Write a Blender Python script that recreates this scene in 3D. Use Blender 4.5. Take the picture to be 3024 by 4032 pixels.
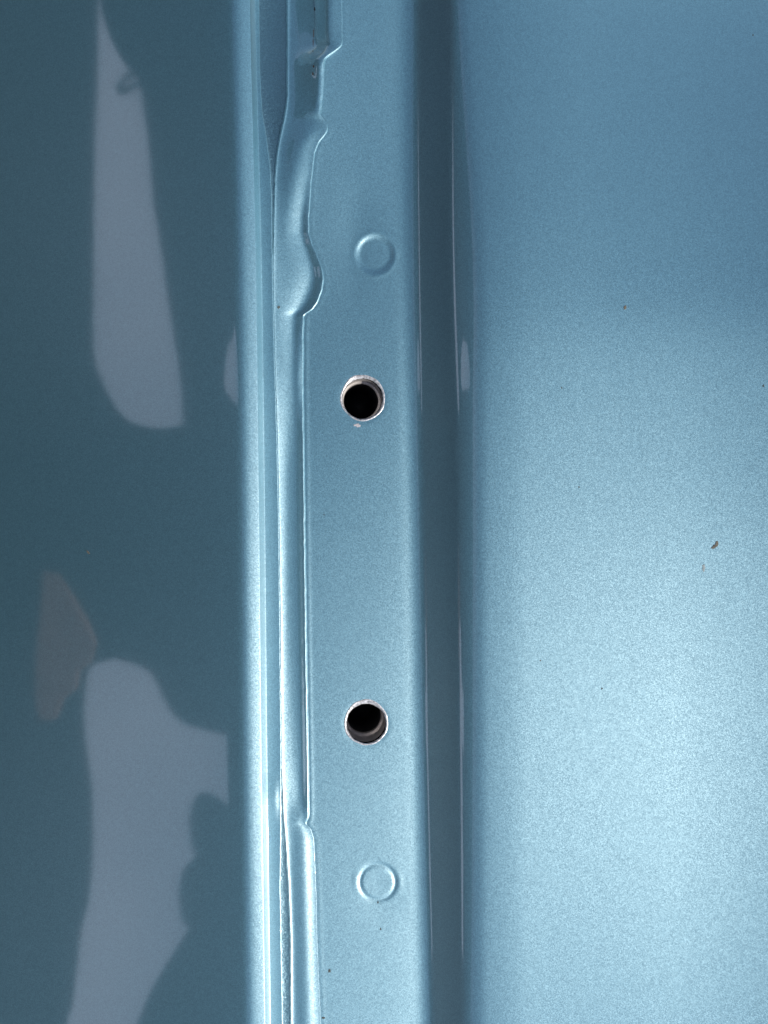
import bpy, math, random
import numpy as np
from mathutils import Vector

random.seed(7); rng = np.random.default_rng(7)
S = bpy.context.scene
for o in list(bpy.data.objects): bpy.data.objects.remove(o)

# ------------------------------------------------------------ scale of the place
PPM = 18400.0                     # measured marks per metre on the flange plane
D = 0.1582                        # camera height over the flange, metres
CU, CV = 1512.0, 2016.0

# ------------------------------------------------------------ camera
cam_d = bpy.data.cameras.new('camera'); cam = bpy.data.objects.new('camera', cam_d)
S.collection.objects.link(cam); S.camera = cam
cam.location = (0, 0, D); cam.rotation_euler = (0, 0, 0)
cam_d.sensor_fit = 'VERTICAL'; cam_d.sensor_height = 36; cam_d.sensor_width = 27
cam_d.lens = 36 * D / (4032 / PPM)
cam_d.clip_start = 0.005; cam_d.clip_end = 50

# ------------------------------------------------------------ daylight
SUN = Vector((0.88, -0.54, 0.85)).normalized()     # towards the sun
w = bpy.data.worlds.new('World'); S.world = w; w.use_nodes = True
wn = w.node_tree.nodes; wl = w.node_tree.links
bg = wn['Background']; sky = wn.new('ShaderNodeTexSky'); sky.sky_type = 'NISHITA'
sky.sun_disc = False
sky.sun_elevation = math.asin(SUN.z)
sky.sun_rotation = math.atan2(SUN.x, SUN.y)
sky.air_density = 1.0; sky.dust_density = 1.5; sky.ozone_density = 1.5
# added cloud glow on the left, brightens the sky mirrored in the side panel
tcw = wn.new('ShaderNodeTexCoord'); sxw = wn.new('ShaderNodeSeparateXYZ'); wl.new(tcw.outputs['Generated'], sxw.inputs[0])
mrw = wn.new('ShaderNodeMapRange'); mrw.interpolation_type = 'SMOOTHSTEP'
mrw.inputs['From Min'].default_value = -.35; mrw.inputs['From Max'].default_value = -.75
wl.new(sxw.outputs['X'], mrw.inputs['Value'])
nzw = wn.new('ShaderNodeTexNoise'); nzw.inputs['Scale'].default_value = 2.2; nzw.inputs['Detail'].default_value = 3
wl.new(tcw.outputs['Generated'], nzw.inputs['Vector'])
mr2 = wn.new('ShaderNodeMapRange'); mr2.inputs['From Min'].default_value = .3; mr2.inputs['From Max'].default_value = .62
mr2.inputs['To Min'].default_value = .55; wl.new(nzw.outputs[0], mr2.inputs['Value'])
mlw = wn.new('ShaderNodeMath'); mlw.operation = 'MULTIPLY'; wl.new(mrw.outputs[0], mlw.inputs[0]); wl.new(mr2.outputs[0], mlw.inputs[1])
mxw = wn.new('ShaderNodeMix'); mxw.data_type = 'RGBA'; wl.new(mlw.outputs[0], mxw.inputs['Factor'])
wl.new(sky.outputs[0], mxw.inputs['A']); mxw.inputs['B'].default_value = (6.4, 7.0, 8.8, 1)
wl.new(mxw.outputs['Result'], bg.inputs[0]); bg.inputs[1].default_value = 0.085
sd = bpy.data.lights.new('sun', 'SUN'); sun = bpy.data.objects.new('sun', sd)
S.collection.objects.link(sun)
sd.energy = 4.9; sd.angle = math.radians(0.6); sd.color = (1, 0.94, 0.83)
sun.rotation_euler = SUN.to_track_quat('Z', 'Y').to_euler()
S.view_settings.view_transform = 'Standard'; S.view_settings.look = 'None'
S.view_settings.exposure = 0.54; S.view_settings.gamma = 1; S.view_settings.use_curve_mapping = False
S.render.engine = 'CYCLES'

# ------------------------------------------------------------ materials
def newmat(name):
    m = bpy.data.materials.new(name); m.use_nodes = True
    nt = m.node_tree
    return m, nt, nt.nodes['Principled BSDF']

def paint(name, flake=0.085, tint=(0.008, 0.215, 0.325), rough=0.64, peel=0.0, peel_scale=900, coat=1.0, flake_mix=.26, flake_rough=.46):
    m, nt, p = newmat(name); N = nt.nodes; L = nt.links
    tc = N.new('ShaderNodeTexCoord')
    vo = N.new('ShaderNodeTexVoronoi'); vo.inputs['Scale'].default_value = 7600
    vo2 = N.new('ShaderNodeTexVoronoi'); vo2.inputs['Scale'].default_value = 11000
    L.new(tc.outputs['Object'], vo.inputs['Vector']); L.new(tc.outputs['Object'], vo2.inputs['Vector'])
    geo = N.new('ShaderNodeNewGeometry')
    sub = N.new('ShaderNodeVectorMath'); sub.operation = 'SUBTRACT'; sub.inputs[1].default_value = (.5, .5, .5)
    L.new(vo.outputs['Color'], sub.inputs[0])
    sc = N.new('ShaderNodeVectorMath'); sc.operation = 'SCALE'; sc.inputs['Scale'].default_value = flake
    L.new(sub.outputs[0], sc.inputs[0])
    sub2 = N.new('ShaderNodeVectorMath'); sub2.operation = 'SUBTRACT'; sub2.inputs[1].default_value = (.5, .5, .5)
    L.new(vo2.outputs['Color'], sub2.inputs[0])
    sc2 = N.new('ShaderNodeVectorMath'); sc2.operation = 'SCALE'; sc2.inputs['Scale'].default_value = flake * .8
    L.new(sub2.outputs[0], sc2.inputs[0])
    ad0 = N.new('ShaderNodeVectorMath'); ad0.operation = 'ADD'
    L.new(sc.outputs[0], ad0.inputs[0]); L.new(sc2.outputs[0], ad0.inputs[1])
    # orange peel / pressing waviness shared by colour coat and clear coat
    nz = N.new('ShaderNodeTexNoise'); nz.inputs['Scale'].default_value = peel_scale
    nz.inputs['Detail'].default_value = 2
    L.new(tc.outputs['Object'], nz.inputs['Vector'])
    bp = N.new('ShaderNodeBump'); bp.inputs['Strength'].default_value = 1.0
    bp.inputs['Distance'].default_value = max(peel, 1e-7)
    L.new(nz.outputs[0], bp.inputs['Height'])
    ad = N.new('ShaderNodeVectorMath'); ad.operation = 'ADD'
    L.new(bp.outputs[0], ad.inputs[0]); L.new(ad0.outputs[0], ad.inputs[1])
    nm = N.new('ShaderNodeVectorMath'); nm.operation = 'NORMALIZE'
    L.new(ad.outputs[0], nm.inputs[0]); L.new(nm.outputs[0], p.inputs['Normal'])
    L.new(bp.outputs[0], p.inputs['Coat Normal'])
    mr = N.new('ShaderNodeMapRange'); mr.inputs['To Min'].default_value = .84; mr.inputs['To Max'].default_value = 1.16
    sx = N.new('ShaderNodeSeparateXYZ'); L.new(vo.outputs['Color'], sx.inputs[0]); L.new(sx.outputs[0], mr.inputs['Value'])
    tm = N.new('ShaderNodeVectorMath'); tm.operation = 'SCALE'; tm.inputs[0].default_value = tint
    L.new(mr.outputs[0], tm.inputs['Scale']); L.new(tm.outputs[0], p.inputs['Base Color'])
    tg = N.new('ShaderNodeVectorMath'); tg.operation = 'SCALE'; tg.inputs[0].default_value = (.78, .79, .79)
    L.new(mr.outputs[0], tg.inputs['Scale'])
    p.inputs['Metallic'].default_value = 1.0
    p.inputs['Roughness'].default_value = rough
    p.inputs['Coat Weight'].default_value = coat
    p.inputs['Coat Roughness'].default_value = 0.055
    p.inputs['Coat IOR'].default_value = 2.3
    gl = N.new('ShaderNodeBsdfGlossy'); L.new(tg.outputs[0], gl.inputs['Color'])
    gl.inputs['Roughness'].default_value = flake_rough
    L.new(nm.outputs[0], gl.inputs['Normal'])
    mx = N.new('ShaderNodeMixShader'); mx.inputs[0].default_value = flake_mix
    L.new(p.outputs[0], mx.inputs[1]); L.new(gl.outputs[0], mx.inputs[2])
    L.new(mx.outputs[0], N['Material Output'].inputs['Surface'])
    return m

def simple(name, col, rough=.5, metal=0.0, noise=0.0, nscale=2000, bump=0.0):
    m, nt, p = newmat(name); N = nt.nodes; L = nt.links
    tc = N.new('ShaderNodeTexCoord'); nz = N.new('ShaderNodeTexNoise')
    nz.inputs['Scale'].default_value = nscale; nz.inputs['Detail'].default_value = 4
    L.new(tc.outputs['Object'], nz.inputs['Vector'])
    cr = N.new('ShaderNodeValToRGB')
    cr.color_ramp.elements[0].position = .3; cr.color_ramp.elements[1].position = .7
    cr.color_ramp.elements[0].color = (*[c * (1 - noise) for c in col], 1)
    cr.color_ramp.elements[1].color = (*[min(1, c * (1 + noise)) for c in col], 1)
    L.new(nz.outputs[0], cr.inputs[0]); L.new(cr.outputs[0], p.inputs['Base Color'])
    p.inputs['Roughness'].default_value = rough; p.inputs['Metallic'].default_value = metal
    if bump:
        bp = N.new('ShaderNodeBump'); bp.inputs['Distance'].default_value = bump
        L.new(nz.outputs[0], bp.inputs['Height']); L.new(bp.outputs[0], p.inputs['Normal'])
    return m

M_paint = paint('metallic_paint', peel=2.5e-6, peel_scale=300)
M_seal = paint('painted_sealant', flake=.2, peel=1.1e-4, peel_scale=1500, tint=(.03, .14, .205), rough=.6, coat=.6, flake_mix=.12)
M_raw = simple('bare_cut_steel', (.44, .44, .47), rough=.36, metal=.5, noise=.55, nscale=1700, bump=8e-5)
M_nut = simple('insert_steel', (.44, .42, .42), rough=.38, metal=.6, noise=.15, nscale=900)
M_dark = simple('insert_cavity', (.008, .009, .012), rough=.6, noise=.2)  # near-black colour stands in for the shade down the bore
M_dirt = simple('brown_dirt', (.085, .08, .068), rough=.9, noise=.5, nscale=5000)
M_dirt2 = simple('dark_grit', (.04, .05, .05), rough=.8, noise=.5, nscale=5000)
M_rust = simple('rust_stain', (.035, .02, .016), rough=.9, noise=.6, nscale=4000)
M_primer = simple('exposed_primer', (.30, .29, .32), rough=.6, noise=.35, nscale=6000)
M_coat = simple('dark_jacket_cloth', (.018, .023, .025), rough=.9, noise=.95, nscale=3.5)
M_skin = simple('skin', (.44, .23, .17), rough=.55, noise=.1, nscale=60)

# ------------------------------------------------------------ helpers
def W(u, v, z):
    """mark on the panel (u right, v down) at height z -> metres"""
    k = (D - z) / D
    return ((u - CU) / PPM * k, -(v - CV) / PPM * k, z)

def link(name, me, mat, parent=None):
    o = bpy.data.objects.new(name, me); S.collection.objects.link(o)
    me.materials.append(mat)
    if parent: o.parent = parent
    return o

def gridmesh(name, U, V, Z, mask=None):
    R, C = U.shape
    k = (D - Z) / D
    co = np.stack([(U - CU) / PPM * k, -(V - CV) / PPM * k, Z], -1).reshape(-1, 3)
    i = np.arange(R * C).reshape(R, C)
    q = np.stack([i[1:, :-1], i[1:, 1:], i[:-1, 1:], i[:-1, :-1]], -1)
    if mask is not None: q = q[~mask]
    q = q.reshape(-1, 4)
    me = bpy.data.meshes.new(name)
    me.vertices.add(len(co)); me.vertices.foreach_set('co', co.ravel().astype(np.float32))
    me.loops.add(q.size); me.loops.foreach_set('vertex_index', q.ravel().astype(np.int32))
    me.polygons.add(len(q)); me.polygons.foreach_set('loop_start', np.arange(0, q.size, 4, dtype=np.int32))
    me.polygons.foreach_set('loop_total', np.full(len(q), 4, dtype=np.int32))
    me.update(calc_edges=True); me.validate()
    me.polygons.foreach_set('use_smooth', np.ones(len(q), dtype=bool)); me.update()
    return me

def smooth(a, sig):
    if sig <= 0: return a
    r = int(sig * 3) + 1; k = np.exp(-.5 * (np.arange(-r, r + 1) / sig) ** 2); k /= k.sum()
    if a.ndim == 1: return np.convolve(np.pad(a, r, 'edge'), k, 'valid')
    return np.stack([smooth(a[:, j], sig) for j in range(a.shape[1])], 1)

def curve(pts, v, sig=0):
    p = np.array(pts, float)
    dv = v[1] - v[0]
    return smooth(np.interp(v, p[:, 0], p[:, 1]), sig / dv)

def wob(v, amp, per, seed):
    r = np.random.default_rng(seed); n = int((v.max() - v.min()) / per) + 3
    x = np.linspace(v.min(), v.max(), n)
    return np.interp(v, x, r.normal(0, amp, n))

def sstep(x): x = np.clip(x, 0, 1); return x * x * (3 - 2 * x)

V0, V1 = -390, 5200
RS = 6.0
# edge lines of the three sheets
E_PTS = [(-200,1343),(0,1343),(164,1345),(180,1340),(196,1322),(217,1290),(230,1274),(250,1267),(290,1263),(386,1258),
 (430,1254),(450,1258),(468,1274),(485,1284),(502,1287),(518,1284),(531,1276),(560,1252),(603,1235),(724,1222),(868,1213),(917,1214),
 (965,1228),(1000,1245),(1048,1263),(1096,1272),(1145,1264),(1193,1245),(1217,1228),(1232,1205),(1240,1193),(1300,1190),
 (1500,1189),(2000,1195),(2500,1201),(3000,1209),(3200,1211),(3225,1209),(3238,1203),(3246,1203),(3262,1221),(3300,1233),
 (3500,1242),(3690,1246),(4002,1259),(4200,1266)]
B_PTS = [(-200,1134),(380,1133),(430,1128),(480,1118),(530,1106),(600,1093),(700,1084),(1067,1075.5),(1300,1080),(1482,1085),
 (1724,1094),(2061,1100),(2482,1106),(2965,1110),(3110,1114),(3230,1121),(3303,1127),(3496,1139),(3689,1146),(4200,1149)]
A_PTS = [(-200,1018),(0,1018),(300,1023),(434,1030),(555,1050),(675,1064),(780,1069),(1067,1072.5),(1300,1077),(1482,1082),
 (1724,1090),(2061,1096.5),(2482,1102),(2965,1106),(3200,1106),(3303,1105),(3496,1102),(3689,1106),(4032,1112),(4200,1114)]

def E(v): return curve(E_PTS, v, 4)
def B(v): return curve(B_PTS, v, 14)
def A(v): return curve(A_PTS, v, 14)

# ------------------------------------------------------------ roof panel (flange, side wall, crown)
# slope dz/dx along u for rows v; positive = rises to the right
CK_V = [-200, 0, 300, 600, 900, 1250, 1500, 2000, 3000, 4200]
def ck(u1, u2, u3, u4, u5, sf=-.1, sr=0, smax=.82):
    um = (u2 + u3) / 2
    return [(900,sf),(1260,sf),(u1-150,sf),(u1-45,sf-.02),(u1-18,-.08),(u1+14,.14),(u2,.42),(u2+10,smax),(u3+3,smax),
            (u3+14,.52),(u4-30,.36),(u4,.27),(u5,.11),(u5+160,.03+sr*.3),(2300,.04+sr),(2650,.075+sr),(3300,.21+sr)]
CK = [ck(1596,1640,1770,1815,1835,-.17,-.17), ck(1598,1642,1772,1820,1840,-.17,-.17), ck(1594,1642,1772,1838,1865,-.16,-.14), ck(1592,1644,1768,1858,1895,-.12,-.10),
      ck(1592,1648,1768,1878,1918,-.05,-.07), ck(1600,1652,1775,1885,1935,.03,-.03), ck(1606,1658,1785,1878,1925,.04,-.02), ck(1620,1666,1795,1880,1920,.01,0),
      ck(1640,1682,1800,1880,1920,-.03,.01), ck(1668,1706,1815,1880,1918,-.07,.03)]

def roof_height(U, V):
    vs = V[:, 0]; dv = vs[1] - vs[0]
    K = np.array(CK, float)
    KU = smooth(np.stack([np.interp(vs, CK_V, K[:, j, 0]) for j in range(K.shape[1])], 1), 110 / dv)
    KS = smooth(np.stack([np.interp(vs, CK_V, K[:, j, 1]) for j in range(K.shape[1])], 1), 110 / dv)
    Z = np.zeros_like(U)
    for r in range(len(vs)):
        u = U[r]
        uf = np.arange(900, 4620, 2.0)
        s = smooth(np.interp(uf, KU[r], KS[r]), 5)
        z = np.cumsum(s) * 2.0 / PPM
        z -= np.interp(1400, uf, z)
        Z[r] = np.interp(u, uf, z)
    return Z

ev_v = np.arange(-400, 5240, 4.0); ev_e = E(ev_v)
LOW = [(rng.uniform(1150, 3100), rng.uniform(0, 4000), rng.uniform(160, 420), rng.normal(0, 1)) for _ in range(34)]
HOLES = [(1427.5, 1570, 79.5, 1), (1442, 2848, 77.5, 2)]
def rim_radius(kind, hr, ang):
    r = np.random.default_rng(kind); n = 96
    j = smooth(np.tile(r.normal(0, 1, n), 3), 2.0)[n:2 * n]
    t = np.linspace(0, 2 * np.pi, n, endpoint=False)
    a_ = np.mod(ang, 2 * np.pi)
    o = hr + 8.5 + 3.0 * np.interp(a_, np.append(t, 2 * np.pi), np.append(j, j[0]))
    if kind == 1: o = o + 8 * np.exp(-((a_ - 1.75) / .6) ** 2) + 4 * np.exp(-((a_ - .9) / .3) ** 2) - 3 * np.exp(-((a_ - 3.9) / .35) ** 2)
    else: o = o + 9 * np.exp(-((a_ - 1.6) / .75) ** 2)
    return o
def relief(U, V):
    Z = np.zeros_like(U)
    for cu, cv, sg, a in LOW:
        Z += a * 1.6e-7 * sg * np.exp(-((U - cu) ** 2 + (V - cv) ** 2) / (2 * sg * sg)) * .12
    # hollow up-left of the top weld and round the low weld
    Z += -2.4e-4 * np.exp(-(((U - 1395) / 75) ** 2 + ((V - 930) / 190) ** 2))
    Z += -1.3e-4 * np.exp(-(((U - 1500) / 85) ** 2 + ((V - 3530) / 95) ** 2))
    # spot weld pressed into the flange, upper
    d = np.hypot(U - 1476, (V - 1002) * .98)
    Z += -3.2e-4 * (1 - sstep((d - 55) / 28)) + 3e-5 * np.exp(-((d - 84) / 9) ** 2)
    ang = np.arctan2(V - 1002, U - 1476)
    Z += 2.5e-5 * np.exp(-((d - 73) / 4) ** 2) * (np.cos(ang - math.radians(195)) > .6) 
    # spot weld with ring groove, lower
    d = np.hypot(U - 1487, (V - 3473))
    Z += -1.4e-4 * np.exp(-((d - 70) / 8) ** 2) - 2.5e-5 * (1 - sstep((d - 62) / 12)) - 1.0e-5 * np.exp(-(d / 7) ** 2)
    for sgn, a in ((1, 4.5e-5), (-1, 3e-5)):
        ang = np.arctan2(V - 3473, sgn * (U - 1487))
        Z += a * np.exp(-((d - 90) / 10) ** 2) * np.exp(-((ang) / .5) ** 2) 
    # slight draw-in round the cut holes
    for hu, hv, hr, k in HOLES:
        d = np.hypot(U - hu, V - hv)
        Z += -5e-5 * np.exp(-((d - 85) / 10) ** 2)
    # narrow raised shoulder just right of the overlapping strip
    e = np.interp(V, ev_v, ev_e)
    low = (V > 1250) & (V < 3260)
    Z += np.where(low, 1, .35) * 5.5e-5 * np.exp(-((U - e - 16) / 9) ** 2)
    return Z

us = np.concatenate([np.arange(1000, 1180, 8), np.arange(1180, 1700, 2.5), np.arange(1700, 2000, 4), np.arange(2000, 3340, 12), np.arange(3340, 4600, 40)])
vs = np.arange(V0, V1, RS)
U, V = np.meshgrid(us, vs)
ZR = roof_height(U, V) + relief(U, V)
uc = (U[:-1, :-1] + U[1:, 1:]) / 2; vc = (V[:-1, :-1] + V[1:, 1:]) / 2
mask = np.zeros(uc.shape, bool)
mask |= uc < np.interp(vc, ev_v, ev_e) - 12         # the flange stops just under the lapped strip
for hu, hv, hr, k in HOLES: mask |= np.hypot(uc - hu, vc - hv) < rim_radius(k, hr, np.arctan2(hv - vc, uc - hu)) - 4
def zr(u, v):
    i = int(np.clip(np.searchsorted(us, u) - 1, 0, len(us) - 2)); j = int(np.clip((v - V0) / RS, 0, len(vs) - 2))
    a = (u - us[i]) / (us[i + 1] - us[i]); b = (v - vs[j]) / RS
    return float(ZR[j, i] * (1 - a) * (1 - b) + ZR[j, i + 1] * a * (1 - b) + ZR[j + 1, i] * (1 - a) * b + ZR[j + 1, i + 1] * a * b)

body = bpy.data.objects.new('car_body', None); S.collection.objects.link(body)
body.location = (0, 0, 0)
body['label'] = 'light blue metallic car roof edge with open drip channel, seams and two drilled mounting holes'
body['category'] = 'car'
roof = link('roof_panel', gridmesh('roof_panel', U, V, ZR, mask), M_paint, body)
roof['label'] = 'bright sunlit blue roof skin with flat flange and dark rounded side wall'

# ------------------------------------------------------------ channel strip lapped over the flange
fv = np.arange(V0, V1, 3.0)
e = E(fv) + wob(fv, .5, 22, 3); b = B(fv) + wob(fv, .8, 16, 4); a = A(fv) + wob(fv, .5, 18, 5)
T_PTS = [(-200,1.3e-4),(120,1.4e-4),(200,3.2e-4),(260,7.5e-4),(430,6.5e-4),(470,2.6e-4),(900,1.6e-4),(1050,2.4e-4),(1200,2.4e-4),(1300,4.0e-4),
         (3190,4.2e-4),(3225,3.2e-4),(3250,.45e-4),(3400,.18e-4),(4200,.12e-4)]
thick = curve(T_PTS, fv, 10)
# slope keys by fraction between inner edge (0) and outer edge (1)
BK = [
 (-200, [(0,-.9),(.05,.05),(.20,.36),(.45,.45),(.50,.5),(.53,1.3),(.70,1.2),(.76,.2),(.86,-.12),(1,-.16)]),
 (155,  [(0,-.9),(.05,.05),(.20,.36),(.45,.45),(.50,.5),(.53,1.3),(.70,1.2),(.76,.2),(.86,-.12),(1,-.16)]),
 (262,  [(0,-.9),(.06,.05),(.30,.34),(.45,.36),(.60,.36),(.70,.30),(.80,.42),(.88,.5),(.94,.3),(1,-.3)]),
 (420,  [(0,-.9),(.06,.0),(.30,.28),(.45,.32),(.60,.34),(.70,.30),(.80,.42),(.88,.4),(.94,.2),(1,-.2)]),
 (500,  [(0,-.5),(.06,-.05),(.20,.16),(.35,.16),(.48,.10),(.58,-.02),(.70,-.20),(.82,-.22),(.92,-.12),(1,-.12)]),
 (700,  [(0,-.5),(.06,-.05),(.20,.12),(.35,.12),(.46,.0),(.60,-.20),(.74,-.28),(.86,-.26),(.94,-.12),(1,-.10)]),
 (900,  [(0,-.5),(.08,-.15),(.20,-.06),(.33,-.10),(.46,-.22),(.60,-.28),(.72,-.24),(.82,.10),(.90,.40),(1,.10)]),
 (1080, [(0,-.4),(.08,-.15),(.20,-.14),(.33,-.14),(.46,-.18),(.60,-.28),(.72,-.32),(.80,.0),(.88,.46),(1,.20)]),
 (1225, [(0,-.4),(.08,-.18),(.20,-.20),(.33,-.20),(.46,-.24),(.58,-.20),(.68,.05),(.80,.40),(.92,.38),(1,.15)]),
 (1480, [(0,-.4),(.08,-.22),(.20,-.24),(.33,-.30),(.46,-.30),(.58,-.24),(.68,-.05),(.78,.10),(.90,-.20),(1,-.25)]),
 (1750, [(0,-.5),(.08,-.32),(.20,-.26),(.33,-.12),(.46,.0),(.58,.08),(.68,.16),(.78,.28),(.88,.45),(1,.30)]),
 (2400, [(0,-.5),(.08,-.28),(.20,-.18),(.33,-.02),(.46,.05),(.58,.10),(.68,.16),(.78,.30),(.88,.5),(1,.30)]),
 (3000, [(0,-.5),(.08,-.26),(.20,-.18),(.33,-.16),(.46,-.08),(.58,-.02),(.68,.05),(.78,.20),(.88,.5),(1,.30)]),
 (3150, [(0,-.5),(.08,-.28),(.20,-.24),(.33,-.20),(.46,-.22),(.58,-.14),(.68,.0),(.78,.20),(.88,.45),(1,.25)]),
 (3260, [(0,-.5),(.08,-.2),(.20,-.08),(.33,.0),(.46,.0),(.58,-.06),(.68,-.22),(.78,-.30),(.88,-.24),(1,-.12)]),
 (3500, [(0,-.5),(.08,-.12),(.20,.08),(.33,.10),(.46,.06),(.58,-.08),(.68,-.2),(.78,-.24),(.88,-.18),(1,-.11)]),
 (4200, [(0,-.5),(.08,-.12),(.20,.08),(.33,.10),(.46,.02),(.58,-.10),(.68,-.2),(.78,-.24),(.88,-.18),(1,-.11)]),
]
bkv = [k[0] for k in BK]; bk = np.array([k[1] for k in BK], float)
BT = smooth(np.stack([np.interp(fv, bkv, bk[:, j, 0]) for j in range(bk.shape[1])], 1), 14)
BS = smooth(np.stack([np.interp(fv, bkv, bk[:, j, 1]) for j in range(bk.shape[1])], 1), 14)
NT = 90; tt = np.linspace(0, 1, NT)
bs = B(fv)                       # only the rolled lip is ragged, not the sheet behind it
UB = bs[:, None] + (e - bs)[:, None] * tt
SB = np.zeros_like(UB)
for r in range(len(fv)): SB[r] = smooth(np.interp(tt, BT[r], BS[r]), 1.6)
ze = np.array([zr(x, y) for x, y in zip(e, fv)])
open2 = np.exp(-((fv - 345) / 95) ** 4)
thick = thick * (1 - .5 * open2)
d = np.diff(UB, axis=1) / PPM; sm = (SB[:, 1:] + SB[:, :-1]) / 2
ZB = np.zeros_like(UB)
ZB[:, :-1] = -np.cumsum((sm * d)[:, ::-1], axis=1)[:, ::-1]
# level drift along the strip is smoothed so that only real forms remain
ZB += (ze + thick)[:, None]
zleft = smooth(ZB[:, 0].copy(), 45)
ZB += (zleft - ZB[:, 0])[:, None] * (1 - sstep((tt - .12) / .8))[None]
# rolled lips: inner edge drops into the seam, outer edge down to the flange
VB = np.repeat(fv[:, None], NT, 1)
lipL = [(-9, -9e-4), (-7, -5.5e-4), (-4.5, -2.4e-4), (-2, -7e-5)]
LU = np.stack([b + du for du, dz in lipL], 1); LZ = np.stack([ZB[:, 0] + dz for du, dz in lipL], 1)
rw = 2 + 9 * np.clip(thick / 6e-4, 0, 1)          # visible width of the cut edge
# near the v = 250..440 stretch the edge stands open to the light
open_ = np.exp(-((fv - 345) / 95) ** 4)
rw = rw + 7 * open_
RU, RZ = [], []
for f, q in ((.12, .02), (.3, .14), (.55, .42), (.8, .78), (1.0, 1.0), (1.05, 1.6)):
    RU.append(e + rw * f); RZ.append(ze + thick - thick * q - (.6e-4 if q > 1 else 0))
RU = np.stack(RU, 1); RZ = np.stack(RZ, 1)
UBf = np.concatenate([LU, UB, RU], 1); ZBf = np.concatenate([LZ, ZB, RZ], 1)
VBf = np.repeat(fv[:, None], UBf.shape[1], 1)
strip = link('channel_strip', gridmesh('channel_strip', UBf, VBf, ZBf), M_paint, body)
strip['label'] = 'narrow lapped steel strip with wavy scalloped outer edge'
zb0 = ZB[:, 0]

# ------------------------------------------------------------ side panel (outer skin, ridge, drop, flange)
AK_V = [-200, 0, 1067, 2061, 3061, 4030, 4200]
# centre of ridge highlight, left, right of it
R0 = [958, 960, 986, 998, 1007, 1021, 1023]
KA = []
LPS = 0.34
for r0, vv in zip(R0, AK_V):
    q = float(np.interp(vv, [0, 1500, 4000], [1.0, .85, .55]))
    KA.append([(-300,.44),(100,.40),(500,LPS+.01),(800,LPS-.01),(r0-70,LPS-.05),(r0-42,.12),(r0-24,-.12*q),(r0-8,-.26*q),(r0+14,-.34*q),
               (r0+22,-.40*q),(r0+24.5,-4.0),(r0+43,-4.0),(r0+44.5,-.4),(r0+47,-.03)])
KA = np.array(KA, float)
KAU = smooth(np.stack([np.interp(fv, AK_V, KA[:, j, 0]) for j in range(KA.shape[1])], 1), 60)
KAS = np.stack([np.interp(fv, AK_V, KA[:, j, 1]) for j in range(KA.shape[1])], 1)
seg = [10, 10, 10, 8, 12, 8, 8, 8, 6, 6, 10, 6, 6]
tau = np.concatenate([np.linspace(j, j + 1, n, endpoint=False) for j, n in enumerate(seg)] + [[len(seg)]])
UA = np.stack([np.interp(tau, np.arange(KAU.shape[1]), KAU[r]) for r in range(len(fv))])
SA = np.stack([np.interp(tau, np.arange(KAS.shape[1]), KAS[r]) for r in range(len(fv))])
# remaining flange from r0+60 out to the seam edge a(v)
nf = 16; f = np.linspace(0, 1, nf + 1)[1:]
last = UA[:, -1:]; wid = np.maximum(a[:, None] - last, 3)
over = (a[:, None] - last) < 3
UF = last + wid * f
# highlight bump near v=3150 on the flange
sF = -.04 + .08 * f[None, :] - .28 * np.exp(-((fv[:, None] - 3150) / 70) ** 2) * np.exp(-((f[None, :] - .75) / .22) ** 2)
UA = np.concatenate([UA, UF], 1); SA = np.concatenate([SA, np.repeat(sF, 1, 0)], 1)
d = np.diff(UA, axis=1) / PPM; sm = (SA[:, 1:] + SA[:, :-1]) / 2
ZA = np.zeros_like(UA); ZA[:, :-1] = -np.cumsum((sm * d)[:, ::-1], axis=1)[:, ::-1]
anchor = smooth(zb0, 14) + 1.0e-4
k1 = KAU[:, 9][:, None]; k2 = KAU[:, 12][:, None]      # differences along the seam are taken up inside the drop
ZA += anchor[:, None]
zst = ZA[:, sum(seg[:9])].copy()
line = np.polyval(np.polyfit(fv, zst, 1), fv)
ZA += (line - zst)[:, None] * (1 - sstep((UA - k1) / (k2 - k1)))
LU = np.stack([UA[:, -1] + du for du in (1.2, 2.4, 3.0)], 1)
LZ = np.stack([ZA[:, -1] + dz for dz in (-6e-5, -3e-4, -9e-4)], 1)
UAf = np.concatenate([UA, LU], 1); ZAf = np.concatenate([ZA, LZ], 1)
VAf = np.repeat(fv[:, None], UAf.shape[1], 1)
side = link('side_panel', gridmesh('side_panel', UAf, VAf, ZAf), M_paint, body)
side['label'] = 'dark shaded outer side skin mirroring the photographer, with bright ridge'

# ------------------------------------------------------------ sealant in the seam
ns = 24; g = np.linspace(0, 1, ns)
aa = UA[:, -1] - 2; bb = b + 5
USL = aa[:, None] + (bb - aa)[:, None] * g
zl = ZA[:, -1] - 3.2e-4; zh = zb0 - 3.0e-4
gap = np.clip((b - a) / 80, 0, 1)[:, None]
ZSL = zl[:, None] + (zh - zl)[:, None] * g - 4e-4 * gap * np.sin(np.pi * g)[None] ** .7
VSL = np.repeat(fv[:, None], ns, 1)
link('seam_sealant', gridmesh('seam_sealant', USL, VSL, ZSL), M_seal, body)

# ------------------------------------------------------------ mounting holes: raw cut rim, threaded insert, dark cavity
def revolve(name, rings, mat, parent, seg=96):
    """rings: list of (centre Vector, axis-frame radius list)"""
    co, fa = [], []
    for pts in rings: co += pts
    n = seg
    for i in range(len(rings) - 1):
        for j in range(n):
            k = (j + 1) % n
            fa.append((i * n + j, i * n + k, (i + 1) * n + k, (i + 1) * n + j))
    me = bpy.data.meshes.new(name); me.from_pydata(co, [], fa); me.update()
    for p in me.polygons: p.use_smooth = True
    return link(name, me, mat, parent)

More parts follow.
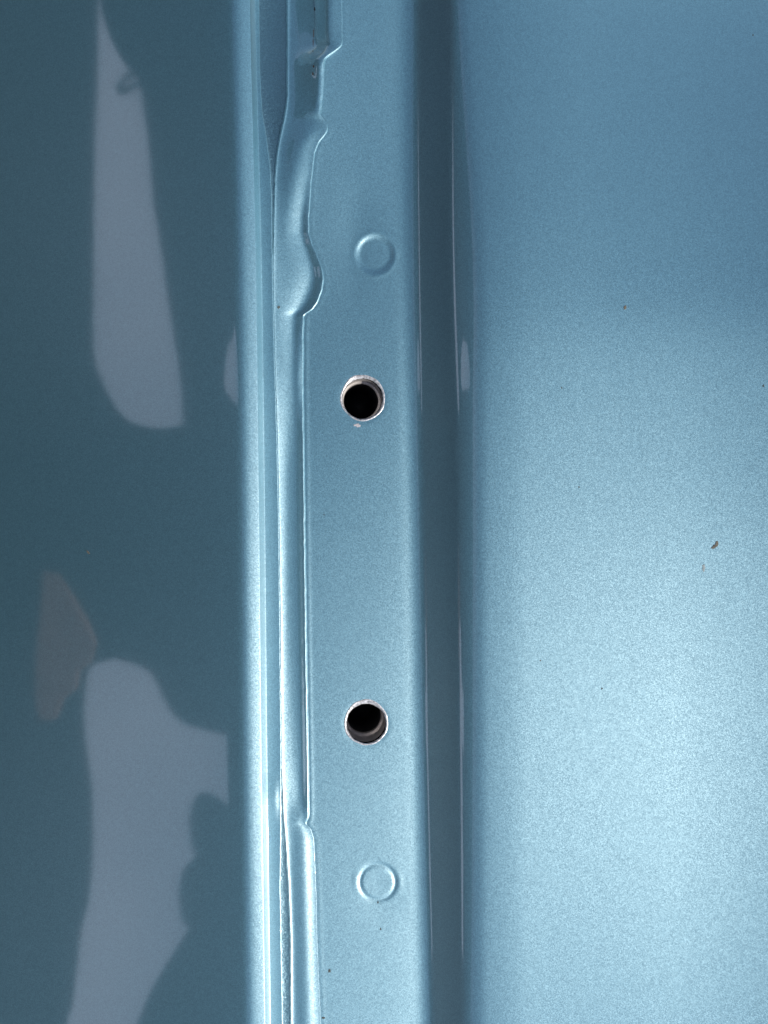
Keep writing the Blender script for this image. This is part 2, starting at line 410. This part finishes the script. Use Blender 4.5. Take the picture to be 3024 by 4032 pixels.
def hole(hu, hv, hr, kind):
    seg = 96
    r = np.random.default_rng(kind)
    ang = np.linspace(0, 2 * np.pi, seg, endpoint=False)
    def ring(rad, dz, cu=hu, cv=hv, nrm=None):
        out = []
        rr = rad if hasattr(rad, '__len__') else np.full(seg, rad)
        for q, t in zip(rr, ang):
            u = cu + q * math.cos(t); v = cv - q * math.sin(t)
            out.append(W(u, v, zr(u, v) + dz))
        return out
    jag = smooth(np.tile(r.normal(0, 1, seg), 3), 2.2)[seg:2 * seg]
    outer = rim_radius(kind, hr, ang)
    inner = hr + smooth(np.tile(r.normal(0, 1, seg), 3), 1.2)[seg:2 * seg] * 1.2
    rings = [ring(outer + 1.0, -4e-5), ring(outer, 2.5e-5), ring(outer - 3, 4e-5), ring(np.maximum(outer - 7, inner + 2), -1e-5),
             ring(inner + 1.5, -2.6e-4), ring(inner, -3.6e-4), ring(inner - .3, -6e-4), ring(inner - .5, -1.0e-3)]
    rim = revolve('cut_edge', rings, M_raw, body)
    # local axis: leans with the flange
    z0 = zr(hu - hr - 30, hv) * .5 + zr(hu + hr + 30, hv) * .5
    c0 = Vector(W(hu, hv, z0)); ax = Vector((.105, -.035 if kind == 1 else .01, 1)).normalized()
    ex = Vector((1, 0, 0)) - ax * ax.x; ex.normalize(); ey = ax.cross(ex)
    def cr(rad, dep, off=(0, 0), amp=0):
        c = c0 - ax * dep + ex * off[0] + ey * off[1]
        return [tuple(c + (ex * math.cos(t) + ey * math.sin(t)) * rad) for t in ang]
    R = hr / PPM
    if kind == 1:
        prof = [(R * .998, .0009), (R * .985, .0012), (R * .975, .0018), (R * .985, .0030), (R * 1.0, .0034), (R * 1.0, .0042), (R * .97, .0044), (R * .90, .0045), (R * .885, .0047), (R * .88, .0052)]
        shaft = [(R * .88, .0052), (R * .93, .0060), (R * .93, .02)]
    else:
        prof = [(R * 1.0, .0009), (R * 1.03, .0014), (R * 1.06, .0040), (R * 1.05, .0050), (R * 1.02, .0055), (R * .93, .0057), (R * .90, .0060), (R * .895, .0066)]
        shaft = [(R * .895, .0066), (R * .95, .0085), (R * .95, .022)]
    ins = revolve('threaded_insert', [cr(a_, b_) for a_, b_ in prof], M_nut, body)
    # thread rings and closed bottom of the bore
    th = []
    d0 = shaft[0][1]
    for i in range(26):
        th.append(cr(shaft[0][0] * (1 if i % 2 else .985), d0 + i * .0005))
    th.append(cr(R * .02, d0 + .0132))
    revolve('bore', th, M_dark, ins)
for h in HOLES: hole(*h)

# ------------------------------------------------------------ patches and specks
def patch(name, pts, mat, parent, zf, h=1.5e-5, label=None):
    """a thin scab following the surface: outline (u, v), raised h"""
    n = len(pts); cu = sum(p[0] for p in pts) / n; cv = sum(p[1] for p in pts) / n
    co = [W(cu, cv, zf(cu, cv) + h * 1.4)]
    for f, hh in ((.55, 1.3), (.9, .9), (1.0, -.8)):
        for (u, v) in pts:
            uu, v2 = cu + (u - cu) * f, cv + (v - cv) * f
            co.append(W(uu, v2, zf(uu, v2) + h * hh))
    fa = [(0, 1 + (i + 1) % n, 1 + i) for i in range(n)]
    for k in range(2):
        for i in range(n):
            j = (i + 1) % n; a0 = 1 + k * n; b0 = a0 + n
            fa.append((a0 + i, a0 + j, b0 + j, b0 + i))
    me = bpy.data.meshes.new(name); me.from_pydata(co, [], fa); me.update()
    o = link(name, me, mat, parent)
    if label: o['label'] = label
    return o

def blob(cu, cv, ru, rv, n=14, seed=0, jit=.25, rot=0):
    r = random.Random(seed); out = []
    for i in range(n):
        t = 2 * math.pi * i / n; k = 1 + r.uniform(-jit, jit)
        x, y = ru * k * math.cos(t), rv * k * math.sin(t)
        out.append((cu + x * math.cos(rot) - y * math.sin(rot), cv + x * math.sin(rot) + y * math.cos(rot)))
    return out

patch('paint_chip', blob(1407, 1674, 13, 7, 18, 5, .35), M_primer, body, zr, 2e-5, 'small pale chip of bare primer just below the upper hole')

def zstrip(u, v):
    j = int(np.clip((v - V0) / 3, 0, len(fv) - 1)); return float(np.interp(u, UB[j], ZB[j]))
def zside(u, v):
    j = int(np.clip((v - V0) / 3, 0, len(fv) - 1)); return float(np.interp(u, UA[j], ZA[j]))

for i, (u, v, ru, rv) in enumerate([(1239,36,2.5,8),(1235,130,1.6,22),(1233,205,4.5,16),(1230,215,6,9),(1235,262,3,6),(1232,290,3,6),(1233,170,1.5,22)]):
    patch('rust_spot', blob(u, v, ru, rv, 12, i, .3), M_rust, strip, zstrip, 2e-5)
for i, (u, v, r_) in enumerate([(1097, 1211, 6), (1276, 2027, 2.5)]):
    patch('paint_nib', blob(u, v, r_, r_, 12, i + 30, .3), M_dirt2, strip if i == 0 else body, zstrip if i == 0 else zr, 3e-5)

def thing(o, label, cat, group=None):
    o['label'] = label; o['category'] = cat
    if group: o['group'] = group
    return o
GRP = 'dirt specks lying on the blue paint'
specks = [
 (2461, 1211, 6.5, 8.5, M_dirt, zr, 'single round tan dirt speck on the upper sunlit roof'),
 (2815, 2148, 5, 13, M_dirt, zr, 'hooked brown dirt crumb at the right of the roof, upper of two close together'),
 (2771, 2235, 6, 16, None, zr, 'faint grey smear of grit just below the hooked brown crumb'),
 (3006, 1519, 3, 5, M_dirt2, zr, 'tiny dark speck at the far right edge of the roof, above mid height'),
 (2280, 1918, 3, 3.5, M_dirt2, zr, 'tiny dark speck on the roof near the centre, level with the upper hole area'),
 (2212, 1527, 3, 3, M_dirt2, zr, 'tiny dark speck on the roof to the right of the upper hole'),
 (2370, 2711, 3.5, 3.5, M_dirt2, zr, 'tiny dark speck on the roof to the right of the lower hole'),
 (2965, 138, 2.5, 4, M_dirt2, zr, 'tiny dark speck in the top right corner of the roof'),
 (2128, 2601, 3, 2.5, M_dirt, zr, 'tiny brown speck on the roof nearest the dark wall'),
 (1297, 3823, 5.5, 7, M_dirt2, zr, 'small dark grain on the flange beside the seam near its lower end'),
 (1274, 4008, 7, 4.5, M_dirt2, zr, 'small dark grain on the flange at the very bottom edge'),
 (1488, 3553, 3, 5, M_dirt2, zr, 'small dark grain touching the lower weld ring from below'),
 (1499, 3658, 3, 5, M_dirt2, zr, 'small dark grain well below the lower weld ring'),
 (346, 2172, 6, 8, M_dirt, zside, 'olive brown fleck on the shaded side panel'),
]
M_grit = simple('pale_grit', (.20, .24, .26), rough=.9, noise=.5, nscale=9000)
for i, (u, v, ru, rv, m, zf, lab) in enumerate(specks):
    if i == 1:
        pts = [(2827,2129),(2830,2140),(2827,2150),(2818,2156),(2812,2161),(2803,2162),(2798,2158),(2806,2152),(2808,2145),(2816,2146),(2822,2141),(2820,2130)]
    elif i == 13:
        pts = [(340,2166),(347,2169),(352,2176),(354,2184),(348,2181),(342,2175)]
    else: pts = blob(u, v, ru, rv, 14, i + 50, .3)
    o = patch('dirt_speck', pts, m or M_grit, None, zf, 5e-5 if i < 2 else 3e-5)
    thing(o, lab, 'dirt speck', GRP)

# ------------------------------------------------------------ the photographer who stands over the left side and is mirrored in it
def mirror_dir(u, v):
    z = zside(u, v); P = Vector(W(u, v, z))
    h = 14
    Pu = Vector(W(u + h, v, zside(u + h, v))) - Vector(W(u - h, v, zside(u - h, v)))
    Pv = Vector(W(u, v - 90, zside(u, v - 90))) - Vector(W(u, v + 90, zside(u, v + 90)))
    n = Pu.cross(Pv).normalized()
    d_ = (P - Vector((0, 0, D))).normalized()
    return P, (d_ - 2 * d_.dot(n) * n).normalized()
P0, r0 = mirror_dir(560, 2016)
DIST = 0.50
O = P0 + r0 * DIST
nz_ = -r0; ax_v = Vector((0, -1, 0)); ax_u = ax_v.cross(nz_).normalized()
from mathutils import Matrix
def toplane(u, v, back=0.0):
    P, r = mirror_dir(min(max(u, -280), 940), min(max(v, -160), 4180))
    o_ = O - nz_ * back
    t = (o_ - P).dot(nz_) / r.dot(nz_)
    q = P + r * t - O
    return q.dot(ax_u), q.dot(ax_v)
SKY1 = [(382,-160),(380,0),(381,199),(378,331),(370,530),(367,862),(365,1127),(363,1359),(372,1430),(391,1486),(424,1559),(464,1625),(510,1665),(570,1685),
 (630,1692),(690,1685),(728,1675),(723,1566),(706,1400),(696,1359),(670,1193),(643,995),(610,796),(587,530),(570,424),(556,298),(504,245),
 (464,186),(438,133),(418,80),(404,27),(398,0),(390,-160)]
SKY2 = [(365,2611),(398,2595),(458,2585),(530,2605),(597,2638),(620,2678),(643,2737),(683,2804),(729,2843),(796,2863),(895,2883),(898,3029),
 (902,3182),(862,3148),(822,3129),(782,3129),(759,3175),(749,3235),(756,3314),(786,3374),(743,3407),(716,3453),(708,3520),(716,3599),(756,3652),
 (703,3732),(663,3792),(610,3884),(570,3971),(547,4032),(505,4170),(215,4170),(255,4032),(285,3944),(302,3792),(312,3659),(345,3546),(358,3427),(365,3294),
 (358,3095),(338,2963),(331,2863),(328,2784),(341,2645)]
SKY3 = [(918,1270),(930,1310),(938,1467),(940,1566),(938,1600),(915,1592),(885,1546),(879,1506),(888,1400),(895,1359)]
Mw = Matrix((( ax_u.x, ax_v.x, nz_.x, O.x), (ax_u.y, ax_v.y, nz_.y, O.y), (ax_u.z, ax_v.z, nz_.z, O.z), (0, 0, 0, 1)))
def solid(name, loops, mat, depth, bevel, parent=None, zoff=0):
    cu = bpy.data.curves.new(name, 'CURVE'); cu.dimensions = '2D'; cu.fill_mode = 'BOTH'
    cu.extrude = depth; cu.bevel_depth = bevel; cu.bevel_resolution = 3
    for lp in loops:
        sp = cu.splines.new('POLY'); sp.points.add(len(lp) - 1)
        for p, (x, y) in zip(sp.points, lp): p.co = (x, y, 0, 1)
        sp.use_cyclic_u = True
    t = bpy.data.objects.new('tmp', cu); S.collection.objects.link(t)
    dg = bpy.context.evaluated_depsgraph_get(); dg.update()
    me = bpy.data.meshes.new_from_object(t.evaluated_get(dg)); bpy.data.objects.remove(t)
    me.materials.clear()
    me.transform(Mw @ Matrix.Translation((0, 0, zoff)))
    return link(name, me, mat, parent)
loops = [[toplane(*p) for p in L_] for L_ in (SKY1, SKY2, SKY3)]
xs = [p[0] for L_ in loops for p in L_]; ys = [p[1] for L_ in loops for p in L_]
print('plane extents', min(xs), max(xs), min(ys), max(ys), 'O', O, 'dir', r0)
y0, y1 = toplane(500, -160)[1] , toplane(500, 4170)[1]
lo, hi = min(y0, y1) - .01, max(y0, y1) + .01
x1 = max(xs) + .04; cx = x1 - .75
def sup(t):
    x = cx + .75 * math.copysign(abs(math.cos(t)) ** .55, math.cos(t)); y = (lo + hi) / 2 + ((hi - lo) / 2 + .35) * math.copysign(abs(math.sin(t)) ** .5, math.sin(t))
    return (x, y)
outer = [sup(2 * math.pi * i / 72) for i in range(72)]  # outline spread past the mirrored figure to block skylight from the left
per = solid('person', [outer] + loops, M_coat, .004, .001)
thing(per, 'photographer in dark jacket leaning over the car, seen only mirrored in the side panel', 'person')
SK = [(199,2230),(186,2394),(172,2560),(172,2700),(185,2775),(245,2770),(265,2693),(316,2660),(322,2600),(372,2560),(385,2500),(350,2420),(300,2330),(250,2250)]
sk = solid('hand', [[toplane(*p) for p in SK]], M_skin, .004, .001, per, .04)
lp = [toplane(530 + 84 * math.cos(t) * math.cos(-.6) - 27 * math.sin(t) * math.sin(-.6), 305 + 84 * math.cos(t) * math.sin(-.6) + 27 * math.sin(t) * math.cos(-.6)) for t in np.linspace(0, 2 * math.pi, 40, endpoint=False)]
lp2 = [toplane(530 + 73 * math.cos(t) * math.cos(-.6) - 18 * math.sin(t) * math.sin(-.6), 305 + 73 * math.cos(t) * math.sin(-.6) + 18 * math.sin(t) * math.cos(-.6)) for t in np.linspace(0, 2 * math.pi, 40, endpoint=False)]
solid('strap_loop', [lp, lp2], M_coat, .003, .0005, per)
